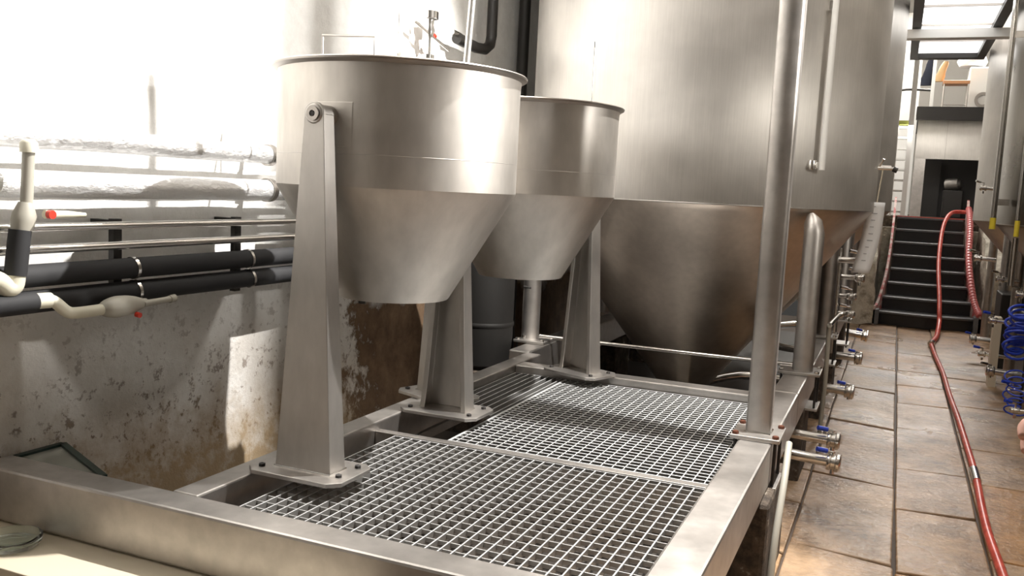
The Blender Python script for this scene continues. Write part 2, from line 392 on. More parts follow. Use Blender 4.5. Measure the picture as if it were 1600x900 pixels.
# ------------------------------------------------------------------ hopper stands
def cyl_between(bm, a, b, r, n=24): return tube(bm, [a, b], r, n)
def make_stand():
    t = thing('hopper_stand', '', 'stand')
    # channel profile : web at -y, flanges back to +y. local origin on base plate top centre
    w0, w1, z1, d0, d1, th = .105, .036, 1.12, .085, .055, .005
    def sect(wd, dp): return [(-wd, -dp / 2), (wd, -dp / 2), (wd, dp / 2), (wd - .022, dp / 2), (wd - .022, dp / 2 - th), (wd - th, dp / 2 - th), (wd - th, -dp / 2 + th),
                              (-wd + th, -dp / 2 + th), (-wd + th, dp / 2 - th), (-wd + .022, dp / 2 - th), (-wd + .022, dp / 2), (-wd, dp / 2)]
    bm = nb(); rr = []
    K = 14
    for i in range(K + 1):
        u = i / K; z = u * z1; wd = w0 + (w1 - w0) * (u ** .92); dp = d0 + (d1 - d0) * u
        rr.append([bm.verts.new((x, y, z)) for x, y in sect(wd, dp)])
    for a, b in zip(rr, rr[1:]):
        for k in range(12): bm.faces.new((a[k], a[(k + 1) % 12], b[(k + 1) % 12], b[k]))
    bm.faces.new(rr[0][::-1]); bm.faces.new(rr[-1])
    # rounded head
    tube(bm, [(0, -d1 / 2, z1), (0, -d1 / 2 + .012, z1)], .0362, 32)
    obj('upright', bm, M['stand'], t, smooth=25, bevel=.002)
    bm = nb(); tube(bm, [(0, -d1 / 2 - .004, z1), (0, .065, z1)], .031, 32)
    obj('bearing_housing', bm, M['frame'], t, smooth=30, bevel=.004)
    bm = nb(); lathe(bm, [(.010, 0), (.022, 0), (.022, .006), (.010, .006)], 24, axis((0, -d1 / 2 - .0045, z1), (0, -1, 0)), closed=True)
    obj('bearing_ring', bm, M['rim'], t, smooth=30)
    bm = nb(); lathe(bm, [(0, 0), (.008, 0), (.007, .005), (0, .005)], 12, axis((0, -d1 / 2 - .0045, z1), (0, -1, 0)))
    obj('axle_end', bm, M['darkmetal'], t, smooth=30)
    q = .035; X, Y = .175, .118
    pts = [(-X + q, -Y), (X - q, -Y), (X, -Y + q), (X, Y - q), (X - q, Y), (-X + q, Y), (-X, Y - q), (-X, -Y + q)]
    obj('base_plate', prism(nb(), pts, -.014, 0), M['frame'], t, bevel=.002)
    bz = nb(); lathe(bz, [(0, .008), (.006, .010), (.011, .008), (.011, 0)], 6)
    b = obj('bolt', bz, M['darkmetal'], t); b.location = (X - .04, -.04, 0)
    for x, y in ((X - .04, .07), (-X + .04, -.07), (-X + .04, .07)): dupe(b, t, (x, y, 0))
    wl = nb(); tube(wl, [(-w0 - .002, -d0 / 2 - .002, .001), (w0 + .002, -d0 / 2 - .002, .001), (w0 + .002, d0 / 2 + .002, .001)], .004, 6)
    obj('weld_bead', wl, M['bright'], t)
    return t
ROT2 = radians(-22.5)
def stand_spots():
    h1 = Vector((-1.66, 2.86)); h2 = Vector((-1.63, 3.98)); a2 = Vector((sin(-ROT2), cos(-ROT2)))
    p2n = h2 - a2 * .475; p2f = h2 + a2 * .475
    return [((-1.668, 2.375), 0, 'tapered steel stand nearest the camera, holding the front of the near hopper'),
            ((-1.655, 3.315), pi, 'second tapered steel stand, its open channel side facing out under the near hopper'),
            (tuple(p2n), ROT2, 'steel stand hidden behind the second stand, its base plate tip showing to the left'),
            (tuple(p2f), pi + ROT2, 'farthest tapered steel stand, turned askew behind the rear hopper')]
st0 = make_stand()
for i, ((x, y), rz, lab) in enumerate(stand_spots()):
    o = st0 if i == 0 else copy_tree(st0)
    o.location = (x, y, ZT + .015); o.rotation_euler = (0, 0, rz); tag(o, lab, 'stand', 'hopper stands')

# ------------------------------------------------------------------ hoppers
def make_hopper():
    t = thing('hopper', '', 'hopper')
    Rb, zr, zj, zb, rb = .424, 1.875, 1.468, 1.085, .195
    th = .004
    out = [(Rb + .004, zr), (Rb + .001, zr - .03), (Rb, zr - .07), (Rb, zj + .008), (Rb - .003, zj), (rb + .004, zb + .004), (rb, zb)]
    inn = [(rb - th, zb), (Rb - th - .003, zj), (Rb - th, zj + .008), (Rb - th, zr)]
    obj('body', lathe(nb(), out + inn, 96, closed=True), M['hopper'], t, smooth=20)
    fl = [(Rb - .002, zr - .012), (Rb + .008, zr - .010), (Rb + .022, zr - .002), (Rb + .024, zr + .004), (Rb + .020, zr + .008), (Rb + .008, zr + .002), (Rb - .004, zr + .0)]
    obj('rim', lathe(nb(), fl, 96, closed=True), M['rim'], t, smooth=40)
    obj('bottom_plate', lathe(nb(), [(0, zb + .012), (rb - .003, zb + .012), (rb - .003, zb + .02), (0, zb + .02)], 48), M['hopper'], t, smooth=30)
    obj('weld_seam', lathe(nb(), [(Rb, zj + .110), (Rb + .0005, zj + .111), (Rb, zj + .112), (Rb - .001, zj + .111)], 96, closed=True), M['frame'], t, smooth=40)
    for s in (-1, 1):
        # reinforcing pad and axle
        n = 10; bm = nb(); V = []
        for i in range(n + 1):
            a = (-.17 + .34 * i / n) + (pi / 2 if s > 0 else -pi / 2)
            V.append([bm.verts.new(((Rb + e) * cos(a), (Rb + e) * sin(a), z)) for e, z in ((0, 1.60), (.0013, 1.602), (.0013, 1.738), (0, 1.74))])
        for a, b in zip(V, V[1:]):
            for k in range(3): bm.faces.new((a[k], b[k], b[k + 1], a[k + 1]))
        obj('pivot_pad', bm, M['hopper'], t, smooth=30)
        obj('pivot_axle', tube(nb(), [(0, s * (Rb - .003), 1.692), (0, s * (Rb + .035), 1.692)], .024, 20), M['stand'], t, smooth=30)
    return t
hp = make_hopper(); hp.location = (-1.66, 2.855, 0); hp.rotation_euler = (0, 0, .0)
tag(hp, 'large near steel hopper with conical bottom, hung between two stands', 'hopper')
hq = copy_tree(hp); hq.location = (-1.63, 3.98, 0); hq.rotation_euler = (0, 0, ROT2)
tag(hq, 'rear steel hopper with conical bottom, partly behind the near one', 'hopper')
bm = nb(); tube(bm, [(-2.187 + 1.66, 3.13 - 2.86, 1.875), (-2.187 + 1.66, 3.13 - 2.86, 2.072)], .004, 8); tube(bm, [(-1.944 + 1.66, 3.13 - 2.86, 1.875), (-1.944 + 1.66, 3.13 - 2.86, 2.06)], .004, 8)
tube(bm, [(-2.190 + 1.66, 3.13 - 2.86, 2.071), (-1.941 + 1.66, 3.13 - 2.86, 2.06)], .0045, 8)
o = obj('wire_handle', bm, M['rim'], hp, smooth=40)
# brackets clip it to the rim
bm = nb(); tube(bm, [(-1.529, 3.08, 1.50), (-1.529, 3.1, 1.937), (-1.515, 3.1, 2.181), (-1.47, 3.1, 2.9)], .0125, 16)
tag(obj('filler_tube', bm, M['tube'], smooth=40), 'pale upright tube rising out of the near hopper', 'tube')
bm = nb(); tube(bm, [(-1.362, 4.1, 1.3), (-1.362, 4.1, 2.177)], .0045, 10)
o = obj('dip_rod', bm, M['bright'], smooth=40); tag(o, 'thin steel rod standing up out of the rear hopper', 'rod')
bm = nb(); tube(bm, [(-1.362, 4.1, 2.16), (-1.362, 4.1, 2.19)], .008, 10); obj('tip', bm, M['bright'], o)

# hanging drain fittings under hopper 1
bm = nb(); tube(bm, [(-1.76, 2.80, 1.10), (-1.76, 2.80, 1.055)], .013, 12)
o = obj('drain_stub', bm, M['darkmetal'], hp); o.matrix_parent_inverse = Matrix.Translation((1.66, -2.855, 0))

# ------------------------------------------------------------------ square post with clamp plates
def clamp(parent, cx, cy, X, Y, lower=True, heads=M['rust'], flangey=False):
    bm = bx((cx - X, cy - Y, ZT + .002), (cx + X, cy + Y, ZT + .018)); obj('base_plate', bm, M['frame'], parent, bevel=.003)
    if lower: obj('lower_plate', bx((cx - X, cy - Y, ZB - .016), (cx + X, cy + Y, ZB - .002)), M['frame'], parent, bevel=.002)
    for sx in (-1, 1):
        for sy in (-1, 1):
            x, y = cx + sx * (X - .018), cy + sy * (Y - .022)
            obj('clamp_rod', tube(nb(), [(x, y, ZB - .03), (x, y, ZT + .02)], .0065, 10), M['darkmetal'], parent, smooth=40)
            obj('bolt_head', lathe(nb(), [(0, .012), (.011, .012), (.013, .008), (.013, 0), (0, 0)], 6, Matrix.Translation((x, y, ZT + .018))), heads, parent)
post = thing('square_post', 'tall square steel post bolted over the right beam in front of the big tank', 'post')
PX, PY = -.437, 3.68
bm = nb(); hs, ch = .047, .010
pts = [(-hs + ch, -hs), (hs - ch, -hs), (hs, -hs + ch), (hs, hs - ch), (hs - ch, hs), (-hs + ch, hs), (-hs, hs - ch), (-hs, -hs + ch)]
prism(bm, [(PX + a, PY + b) for a, b in pts], ZT + .018, 4.4)
obj('shaft', bm, M['frame'], post, smooth=50)
clamp(post, PX, PY, .095, .115)
obj('weld_bead', tube(nb(), [(PX - .049, PY - .049, ZT + .02), (PX + .049, PY - .049, ZT + .02), (PX + .049, PY + .049, ZT + .02)], .004, 6), M['bright'], post)

# beam carrying the tanks beyond the platform, and its piers
rail = tag(obj('tank_beam', bx((-.50, 4.61, ZB + .001), (-.37, 9.9, ZT)), M['frame'], bevel=.008), 'long steel beam under the right legs of the left tanks', 'beam')
rail2 = tag(obj('tank_beam', bx((-2.02, 4.82, ZB), (-1.89, 9.9, ZT)), M['frame'], bevel=.008), 'steel beam along the wall under the left legs of the tanks', 'beam')
for y, lab in ((5.2, 'dark pier under the near leg of the first left tank'), (6.75, 'dark pier under the far leg of the first left tank'), (7.8, 'dark pier under the near leg of the second left tank'), (9.2, 'dark pier under the far leg of the second left tank')):
    tag(obj('concrete_pier', bx((-.52, y - .2, -.05), (-.37, y + .2, ZB)), M['concrete'], bevel=.015), lab, 'pier')
    tag(obj('concrete_pier', bx((-2.05, y - .2, -.05), (-1.87, y + .2, ZB)), M['concrete'], bevel=.015), lab.replace('under', 'by the wall under'), 'pier')

# ------------------------------------------------------------------ tanks
def tank(label, cx, cy, R, zj, top, ztip=.30, rtip=.12, legs=True, beam=True, name='conical_tank'):
    t = thing(name, label, 'tank', (cx, cy, 0))
    obj('shell', lathe(nb(), [(R, zj), (R, top - .25), (R * .93, top - .08), (R * .6, top), (0, top + .03)], 128), M['tank'], t, smooth=30)
    slope = (R - rtip)
    prof = [(0, ztip), (rtip, ztip)] + [(rtip + slope * u, ztip + (zj - ztip) * u) for u in (.15, .3, .45, .6, .75, .9, .97)] + [(R - .006, zj - .012), (R + .0, zj)]
    obj('cone', lathe(nb(), prof, 128), M['cone'], t, smooth=30)
    obj('weld_seam', lathe(nb(), [(R - .001, zj - .004), (R + .0008, zj - .002), (R + .0008, zj + .002), (R - .001, zj + .004)], 128, closed=True), M['frame'], t, smooth=40)
    if legs:
        for k in range(4):
            a = pi / 4 + k * pi / 2; x, y = 1.065 * R * cos(a) * .99, 1.065 * R * sin(a) * .94
            ztop = zj - .04
            z0 = ZT + .018 if beam else .02
            bm = nb(); tube(bm, [(x, y, z0), (x, y, ztop - .09), (x * .985, y * .985, ztop - .03), (x * .965, y * .965, ztop + .01)], .055, 24, rads=[.055, .055, .048, .02])
            obj('leg', bm, M['frame'], t, smooth=50)
            if beam:
                pass
    return t
TC = (-1.22, 5.95)
t1 = tank('huge nearest stainless tank with conical bottom behind the square post', *TC, 1.09, 1.465, 4.15, ztip=.2)
t2 = tank('second stainless tank of the left row, seen past the right edge of the first', -1.21, 8.5, 1.15, 1.46, 4.15, ztip=.25)
# clamps of the right legs
for (cx, cy, lab) in ((TC[0] + .80, TC[1] - .75, 'near leg of the first left tank'), (TC[0] + .80, TC[1] + .75, 'far leg of the first left tank'), (-.38, 7.74, 'near leg of the second left tank')):
    t = thing('beam_clamp', 'clamp plates gripping the beam at the ' + lab, 'clamp', (0, 0, 0), 0, 'beam clamps of the left tanks')
    clamp(t, cx, cy, .11, .11, True, M['bright'])
for (cx, cy, lab) in ((TC[0] - .78, TC[1] - .77, 'clamp plates on the beam by the wall under the first tank leg'),):
    t = thing('beam_clamp', lab, 'clamp'); clamp(t, cx, cy, .10, .11, True, M['bright'])
# sight gauge on tank 1
gz = thing('sight_gauge', 'bright white sight tube standing against the near tank', 'gauge', (0, 0, 0))
gx, gy = -.397, 5.165
obj('glass_tube', tube(nb(), [(gx, gy, 1.675), (gx, gy, 4.0)], .0165, 14), M['white'], gz, smooth=40)
obj('lower_fitting', tube(nb(), [(gx - .055, gy + .015, 1.70), (gx - .02, gy - .01, 1.70)], .018, 14, ), M['bright'], gz, smooth=40)
obj('lower_fitting', lathe(nb(), [(0, 0), (.026, .0), (.030, .02), (.024, .05), (0, .055)], 16, Matrix.Translation((gx - .052, gy, 1.675))), M['bright'], gz, smooth=40)
obj('bracket', bx((gx - .03, gy - .005, 2.52), (gx + .012, gy + .05, 2.56)), M['bright'], gz)
# T handle tap with paper tag
tp = thing('sampling_tap', 'T shaped sampling tap sticking out of the near tank side', 'tap', (0, 0, 0))
obj('stem', tube(nb(), [(-.14, 5.95, 1.73), (-.06, 5.95, 1.73)], .014, 12), M['bright'], tp, smooth=40)
obj('handle', tube(nb(), [(-.20, 5.90, 1.722), (-.03, 5.90, 1.722)], .011, 12), M['bright'], tp, smooth=40)
obj('handle_end', tube(nb(), [(-.05, 5.90, 1.722), (-.025, 5.90, 1.712)], .016, 12), M['darkmetal'], tp, smooth=40)
obj('lever', tube(nb(), [(-.13, 5.91, 1.73), (-.105, 5.90, 1.78)], .008, 10), M['bright'], tp, smooth=40)
tg = thing('paper_tag', 'long white paper tag hung on a string from the tap', 'tag', (0, 0, 0))
obj('string', tube(nb(), smoothpath([(-.105, 5.895, 1.712), (-.115, 5.89, 1.60), (-.12, 5.88, 1.52)], 4), .004, 6), M['cream'], tg)
bm = nb(); n = 14; V = []
for i in range(n + 1):
    u = i / n; z = 1.52 - .43 * u; x = -.125 - .055 * u * u; y = 5.87 + .015 * sin(u * 3)
    V.append([bm.verts.new((x - .052, y, z)), bm.verts.new((x - .018, y - .018, z)), bm.verts.new((x + .018, y - .018, z)), bm.verts.new((x + .050, y, z))])
for a, b in zip(V, V[1:]):
    for k in range(3): bm.faces.new((a[k], a[k + 1], b[k + 1], b[k]))
o = obj('sheet', bm, M['paper'], tg, smooth=60); sm = o.modifiers.new('t', 'SOLIDIFY'); sm.thickness = .002
# faint ruled entries, unreadable in the photo
bm = nb()
for i in range(9):
    u = .06 + i * .095; z = 1.52 - .43 * u; x = -.125 - .055 * u * u; y = 5.85 + .015 * sin(u * 3)
    obj('text_line', bx((x - .016, y - .0025, z - .002), (x + random.uniform(0, .016), y - .001, z + .002)), M['ink'], tg)

# right row
def right_tank(label, cy, cx=1.75, R=1.0):
    t = tank(label, cx, cy, R, 1.40, 4.1, ztip=.45, legs=False, name='conical_tank')
    for k in range(4):
        a = pi / 4 + k * pi / 2; x, y = R * 1.0 * cos(a), R * 1.0 * sin(a)
        obj('leg', tube(nb(), [(x, y, -.01), (x, y, 1.38)], .045, 16), M['frame'], t, smooth=40)
    return t
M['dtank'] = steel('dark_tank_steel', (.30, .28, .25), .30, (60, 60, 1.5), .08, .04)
r1 = right_tank('dark steel tank of the right row nearest the steps', 11.0)
r2 = right_tank('dark steel tank in the middle of the right row, at the right picture edge', 8.5)
r3 = right_tank('tank of the right row nearest the camera, beyond the right picture edge', 6.0)
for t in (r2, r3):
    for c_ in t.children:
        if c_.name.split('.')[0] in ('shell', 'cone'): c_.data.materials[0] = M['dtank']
def R_at(px_az, y): return math.tan(radians(px_az)) * y
# pipe runs on right tanks
g2 = thing('sight_gauge', 'bright upright pipe on the left side of the middle right hand tank', 'gauge')
obj('glass_tube', tube(nb(), [(.70, 8.15, 1.45), (.70, 8.15, 4.0)], .022, 12), M['bright'], g2, smooth=40)
obj('bracket', bx((.69, 8.14, 2.85), (.80, 8.16, 2.90)), M['bright'], g2)
obj('bracket', bx((.69, 8.14, 1.55), (.80, 8.16, 1.60)), M['bright'], g2)
obj('yellow_mark', tube(nb(), [(.70, 8.15, 1.36), (.70, 8.15, 1.45)], .023, 12), M['yellowp'], g2, smooth=40)
g3 = thing('sight_gauge', 'short steel gauge pipe with yellow mark at the right picture edge', 'gauge')
obj('glass_tube', tube(nb(), [(.83, 7.75, 1.42), (.83, 7.75, 4.0)], .014, 12), M['bright'], g3, smooth=40)
obj('yellow_mark', tube(nb(), [(.83, 7.75, 1.32), (.83, 7.75, 1.44)], .018, 12), M['yellowp'], g3, smooth=40)
obj('lower_tube', tube(nb(), [(.83, 7.75, .95), (.83, 7.75, 1.31)], .024, 12), M['bright'], g3, smooth=40)

# outlet valves
def butterfly(label, p, d, length, r=.024, knob=M['bluep'], group=None, up=1, cat='valve', feed=None):
    """pipe stub from p along d with a clamped butterfly valve at the end and a small handle"""
    t = thing('outlet_valve', label, cat, tuple(p), 0, group); d = Vector(d).normalized()
    A = axis((0, 0, 0), d)
    if feed: obj('feed_pipe', tube(nb(), smoothpath([Vector(q_) - Vector(p) for q_ in feed] + [(0, 0, 0)], 4), r, 14), M['bright'], t, smooth=50)
    obj('pipe', tube(nb(), [(0, 0, 0), d * (length - .05)], r, 16), M['bright'], t, smooth=40)
    L_ = length
    obj('flange', lathe(nb(), [(0, L_ - .05), (r * 1.5, L_ - .05), (r * 1.6, L_ - .045), (r * 1.6, L_ - .035), (r * 1.3, L_ - .03), (r * 1.3, L_ - .012), (r * 1.7, L_ - .006), (r * 1.7, L_ + .006), (r * 1.2, L_ + .014), (0, L_ + .014)], 20, A), M['bright'], t, smooth=35)
    q = d * (L_ - .022)
    obj('stem', tube(nb(), [q, q + Vector((0, 0, .055 * up))], .007, 10), M['bright'], t, smooth=40)
    h = obj('handle', tube(nb(), [q + Vector((0, 0, .05 * up)), q + Vector((-.05, -.03, .062 * up))], .006, 8), M['bright'], t, smooth=40)
    obj('grip', tube(nb(), [q + Vector((-.03, -.018, .058 * up)), q + Vector((-.075, -.045, .068 * up))], .012, 10), knob, h, smooth=40)
    obj('clamp_nut', tube(nb(), [q + Vector((0, 0, -.03)), q + Vector((0, 0, -.055))], .010, 8), M['bright'], t, smooth=40)
    return t
gv = 'outlet valves along the left tanks'
butterfly('lower of the two chrome outlet pipes with blue handles beside the near beam', (-.60, 4.55, .285), (.9, 0, -.06), .44, .026, group=gv, feed=[(-1.22, 5.9, .22), (-1.15, 5.0, .25), (-.9, 4.6, .30)])
butterfly('upper of the two chrome outlet pipes with blue handles beside the near beam', (-.60, 4.82, .315), (.9, 0, -.04), .42, .026, group=gv, feed=[(-1.20, 5.9, .25), (-1.0, 5.2, .30), (-.85, 4.84, .325)])
butterfly('chrome outlet pipe with upright blue handle just beyond the brackets', (-.60, 6.6, .235), (.9, 0, -.05), .42, .030, group=gv, feed=[(-1.22, 6.0, .22), (-.95, 6.5, .25)])
butterfly('chrome outlet pipe with blue handle further down the left tanks', (-.60, 8.1, .225), (.9, 0, -.02), .42, .032, group=gv, feed=[(-1.20, 8.45, .27), (-.9, 8.15, .24)])
butterfly('farthest small chrome outlet valve of the left row, near the steps', (-.5, 9.9, .20), (.9, 0, -.1), .32, .035, group=gv, feed=[(-1.20, 8.55, .27), (-.9, 9.7, .24)])
# valve cluster near cone of tank 2
vc = 'small chrome valves on the uprights of the second left tank'
butterfly('topmost chrome valve in the cluster under the hanging tag', (-.36, 6.9, 1.10), (.9, -.1, .03), .17, .022, M['bright'], vc)
butterfly('chrome valve second from top in the cluster below the tag', (-.38, 7.06, .97), (.9, -.1, 0), .19, .018, M['bright'], vc)
butterfly('third chrome valve of the cluster, on the dark upright', (-.385, 7.055, .83), (.9, -.1, 0), .15, .016, M['bright'], vc)
butterfly('lowest chrome valve of the cluster below the tag', (-.385, 7.055, .70), (.9, -.1, 0), .15, .016, M['bright'], vc)
bm = nb(); tube(bm, [(-.36, 7.05, .4), (-.36, 7.05, 1.18)], .022, 12); 
o = obj('valve_riser', bm, M['bright'], smooth=40); tag(o, 'slim upright steel pipe carrying the valve cluster under the tag', 'pipe')
# thin beige drain hoses down beside the beam
def drain(label, pts, r=.010):
    tag(obj('drain_hose', tube(nb(), smoothpath(pts, 5), r, 10), M['pvcgrey'], smooth=50), label, 'hose', 'thin beige drain hoses')
drain('thin beige hose hanging from the beam to the floor below the square post', [(-.325, 3.78, .52), (-.318, 3.62, .40), (-.322, 3.50, .22), (-.325, 3.45, .02)], .014)
drain('thin beige hose hanging beside the second tank beam', [(-.33, 5.95, .74), (-.335, 6.0, .70), (-.33, 6.0, .4), (-.34, 6.05, .02)], .014)
o = thing('pipe_elbow', 'small chrome elbow at the top of the second beige hose', 'pipe')
obj('elbow', tube(nb(), [(-.33, 5.95, .745), (-.29, 6.1, .79), (-.27, 6.12, .80)], .016, 12), M['bright'], o, smooth=50)
# long thin rail behind platform
tag(obj('safety_rail', tube(nb(), [(-1.96, 5.16, .60), (-.46, 5.16, .605)], .012, 14), M['bright'], smooth=40), 'thin steel rail across the dark gap behind the grating', 'rail')
for x, lab in ((-1.85, 'left'), (-.48, 'right')):
    pass

# dark barrel between wall and tank, white strip
b = thing('dark_barrel', 'black round barrel in the shade behind the rear hopper stand', 'barrel', (-2.27, 5.0, .40))
obj('body', lathe(nb(), [(0, 0), (.13, 0), (.165, .03), (.18, .2), (.18, .75), (.165, .8), (0, .8)], 40), M['barrel'], b, smooth=40)
obj('hoop', lathe(nb(), [(.181, .26), (.186, .27), (.186, .28), (.181, .29)], 40, closed=True), M['barrel'], b, smooth=40)
tag(obj('concrete_block', bx((-2.5, 4.7, 0), (-2.06, 5.4, .40)), M['concrete'], bevel=.01), 'low dark block the black barrel stands on', 'block')
o = thing('level_tube', 'thin bright white upright tube just right of the black barrel', 'tube', (-2.05, 5.14, 0))
obj('tube', tube(nb(), [(0, 0, .58), (.004, 0, .95)], .011, 10), M['white'], o, smooth=40)
obj('clip', tube(nb(), [(-.02, -.01, .90), (.03, -.01, .895)], .008, 8), M['darkmetal'], o)
obj('foot', tube(nb(), [(0, 0, .56), (0, 0, .60)], .018, 10), M['bright'], o, smooth=40)

# ------------------------------------------------------------------ pipes on the left wall
def wall_pipe(name, label, x, z, r, m, y0=-.5, y1=12, cat='pipe', group=None, wob=0):
    n = 60 if wob else 2; pts = []
    from mathutils import noise as mn
    for i in range(n):
        y = y0 + (y1 - y0) * i / (n - 1)
        pts.append((x + wob * mn.noise(Vector((y * 2, 0, z * 9))), y, z + wob * mn.noise(Vector((y * 2, 5, z * 9)))))
    rads = [r * (1 + wob * 4 * mn.noise(Vector((y_[1] * 7, 9, z * 5)))) for y_ in pts]
    t = thing(name, label, cat, (0, 0, 0), 0, group)
    obj('tube', tube(nb(), pts, r, 24, rads=rads), m, t, smooth=50); return t
s1 = wall_pipe('insulated_pipe', 'upper foil wrapped pipe along the white wall', -2.47, 1.585, .038, M['foil'], wob=.004, group='foil wrapped wall pipes')
s2 = wall_pipe('insulated_pipe', 'lower foil wrapped pipe along the white wall', -2.47, 1.438, .043, M['foil'], wob=.004, group='foil wrapped wall pipes')
for s, z, r in ((s1, 1.585, .041), (s2, 1.438, .046)):
    for yy in (3.16, 5.3):
        obj('pipe_clip', lathe(nb(), [(r, -.014), (r + .004, -.014), (r + .004, .014), (r, .014)], 24, axis((-2.47, yy, z), (0, 1, 0)), closed=True), M['rim'], s, smooth=30)
        obj('clip_arm', bx((-2.58, yy - .012, z - .01), (-2.47 - r, yy + .012, z + .01)), M['rim'], s)
u1 = wall_pipe('steel_pipe', 'upper bare stainless pipe on the black brackets', -2.43, 1.306, .0135, M['bright'], group='bare wall pipes')
u2 = wall_pipe('steel_pipe', 'lower bare stainless pipe on the black brackets', -2.43, 1.238, .0145, M['bright'], group='bare wall pipes')
k1 = wall_pipe('foam_pipe', 'upper pipe in black foam sleeves on the wall brackets', -2.44, 1.156, .036, M['rubber'], group='black foam pipes')
k2 = wall_pipe('foam_pipe', 'lower pipe in black foam sleeves on the wall brackets', -2.44, 1.075, .036, M['rubber'], group='black foam pipes')
for k, z in ((k1, 1.156), (k2, 1.075)):
    for yy in (2.39, 3.00, 4.2):
        obj('joint_band', lathe(nb(), [(.036, -.006), (.0395, -.006), (.0395, .006), (.036, .006)], 24, axis((-2.44, yy + (0 if z > 1.1 else .01), z), (.1, 1, .1)), closed=True), M['bright'], k, smooth=30)
for k, yy in enumerate((2.36, 2.985, 4.4)):
    t = thing('pipe_bracket', ['black upright pipe bracket nearest the cream valve', 'black upright pipe bracket left of the near hopper stand', 'black pipe bracket hidden behind the hoppers'][k], 'bracket', (0, 0, 0))
    obj('strap', bx((-2.502, yy - .018, 1.02), (-2.478, yy + .018, 1.325)), M['blackpaint'], t)
    obj('foot', bx((-2.59, yy - .015, 1.29), (-2.502, yy + .015, 1.32)), M['blackpaint'], t)
    obj('foot', bx((-2.59, yy - .015, 1.03), (-2.502, yy + .015, 1.06)), M['blackpaint'], t)
# short dark stub by the lower silver pipe
tag(obj('pipe_stub', tube(nb(), [(-2.42, 3.27, 1.385), (-2.42, 3.48, 1.385)], .014, 12), M['darkmetal'], smooth=40), 'short dark pipe end below the lower foil pipe', 'pipe')

# PVC riser
v = thing('pvc_riser', 'cream plastic riser pipe with capped top and black sleeve at the left edge', 'pipe', (0, 0, 0))
X = -2.36
def tb(name, pts, r, m, par, rads=None, n=18): return obj(name, tube(nb(), pts, r, n, rads=rads), m, par, smooth=50)
tb('pipe', [(X, 1.905, 1.345), (X, 1.917, 1.55)], .0175, M['pvcgrey'], v)
tb('cap', [(X, 1.917, 1.532), (X, 1.917, 1.56), (X, 1.917, 1.571)], .025, M['pvc'], v, rads=[.025, .025, .015])
tb('valve_body', [(X, 1.885, 1.30), (X, 1.893, 1.325), (X, 1.90, 1.35), (X, 1.905, 1.385)], .03, M['pvcgrey'], v, rads=[.026, .033, .033, .02])
tb('sleeve', [(X, 1.868, 1.172), (X, 1.885, 1.305)], .031, M['rubber'], v)
h = tb('valve_handle', [(X + .03, 1.945, 1.352), (X + .03, 2.02, 1.352), (X + .03, 2.09, 1.349)], .01, M['pvc'], v, rads=[.013, .011, .007])
tb('red_knob', [(X + .05, 1.942, 1.353), (X + .066, 1.942, 1.353)], .013, M['redp'], h)
tb('lower_elbow', smoothpath([(X, 1.868, 1.18), (X, 1.862, 1.145), (X, 1.84, 1.138), (X, 1.80, 1.165), (X, 1.70, 1.178)], 5), .028, M['pvc'], v)
# PVC lower valve line
v = thing('pvc_branch', 'cream plastic branch pipe with elbow and drooping ball valve at lower left', 'pipe', (0, 0, 0))
tb('black_pipe', [(X, 1.5, 1.085), (X, 1.93, 1.088)], .030, M['rubber'], v)
tb('coupling', [(X, 1.92, 1.09), (X, 1.985, 1.088)], .024, M['pvc'], v)
tb('elbow_pipe', smoothpath([(X, 1.975, 1.09), (X + .01, 1.995, 1.082), (X + .02, 2.03, 1.05), (X + .02, 2.07, 1.042), (X + .02, 2.17, 1.043)], 5), .0185, M['pvc'], v)
tb('valve_body', smoothpath([(X + .02, 2.16, 1.043), (X + .02, 2.22, 1.045), (X + .02, 2.28, 1.046), (X + .02, 2.35, 1.047)], 4), .02, M['pvcgrey'], v, rads=[.018, .024, .030, .034, .036, .036, .035, .034, .032, .028, .022, .016, .015])
h = tb('valve_handle', [(X + .03, 2.33, 1.045), (X + .03, 2.46, 1.051)], .011, M['pvcgrey'], v)
tb('red_knob', [(X + .045, 2.284, 1.016), (X + .062, 2.284, 1.014)], .009, M['redp'], v)
tb('end_cap', [(X + .03, 2.45, 1.05), (X + .03, 2.475, 1.052)], .014, M['pvcgrey'], v)

# valve manifold on wall above hopper
FY, FX = 4.53, -2.50
v = thing('water_filter', 'small chrome filter and valve set on the white wall above the near hopper', 'filter', (FX, FY, .07))
tb('back_plate', [(-.07, 0, 2.30), (-.05, 0, 2.30)], .012, M['white'], v)
obj('mounting_plate', bx((-.095, -.12, 2.05), (-.08, -.02, 2.36)), M['white'], v, bevel=.01)
tb('body', [(0, .06, 2.24), (0, .06, 2.28), (0, .06, 2.31), (0, .06, 2.34)], .03, M['bright'], v, rads=[.02, .03, .022, .026])
tb('top_cap', [(0, .06, 2.345), (0, .06, 2.385)], .040, M['bright'], v)
tb('cap_band', [(.0, .085, 2.345), (.0, .085, 2.386)], .036, M['darkmetal'], v)
tb('lower_nut', [(0, .05, 2.10), (0, .05, 2.145)], .036, M['bright'], v)
tb('lower_body', [(0, .05, 1.98), (0, .05, 2.03), (0, .05, 2.06), (0, .05, 2.10)], .03, M['bright'], v, rads=[.016, .04, .022, .03])
tb('stem', [(0, .06, 2.14), (0, .06, 2.25)], .010, M['bright'], v)
tb('arm', [(0, -.12, 2.30), (0, .30, 2.21)], .009, M['bright'], v)
tb('red_ring', [(0, .105, 2.262), (0, .125, 2.257)], .014, M['redp'], v)
tb('side_valve', [(0, -.08, 2.02), (0, -.08, 2.07)], .018, M['bright'], v)
tb('red_knob', [(.02, .17, 2.115), (.03, .20, 2.10)], .014, M['redp'], v)
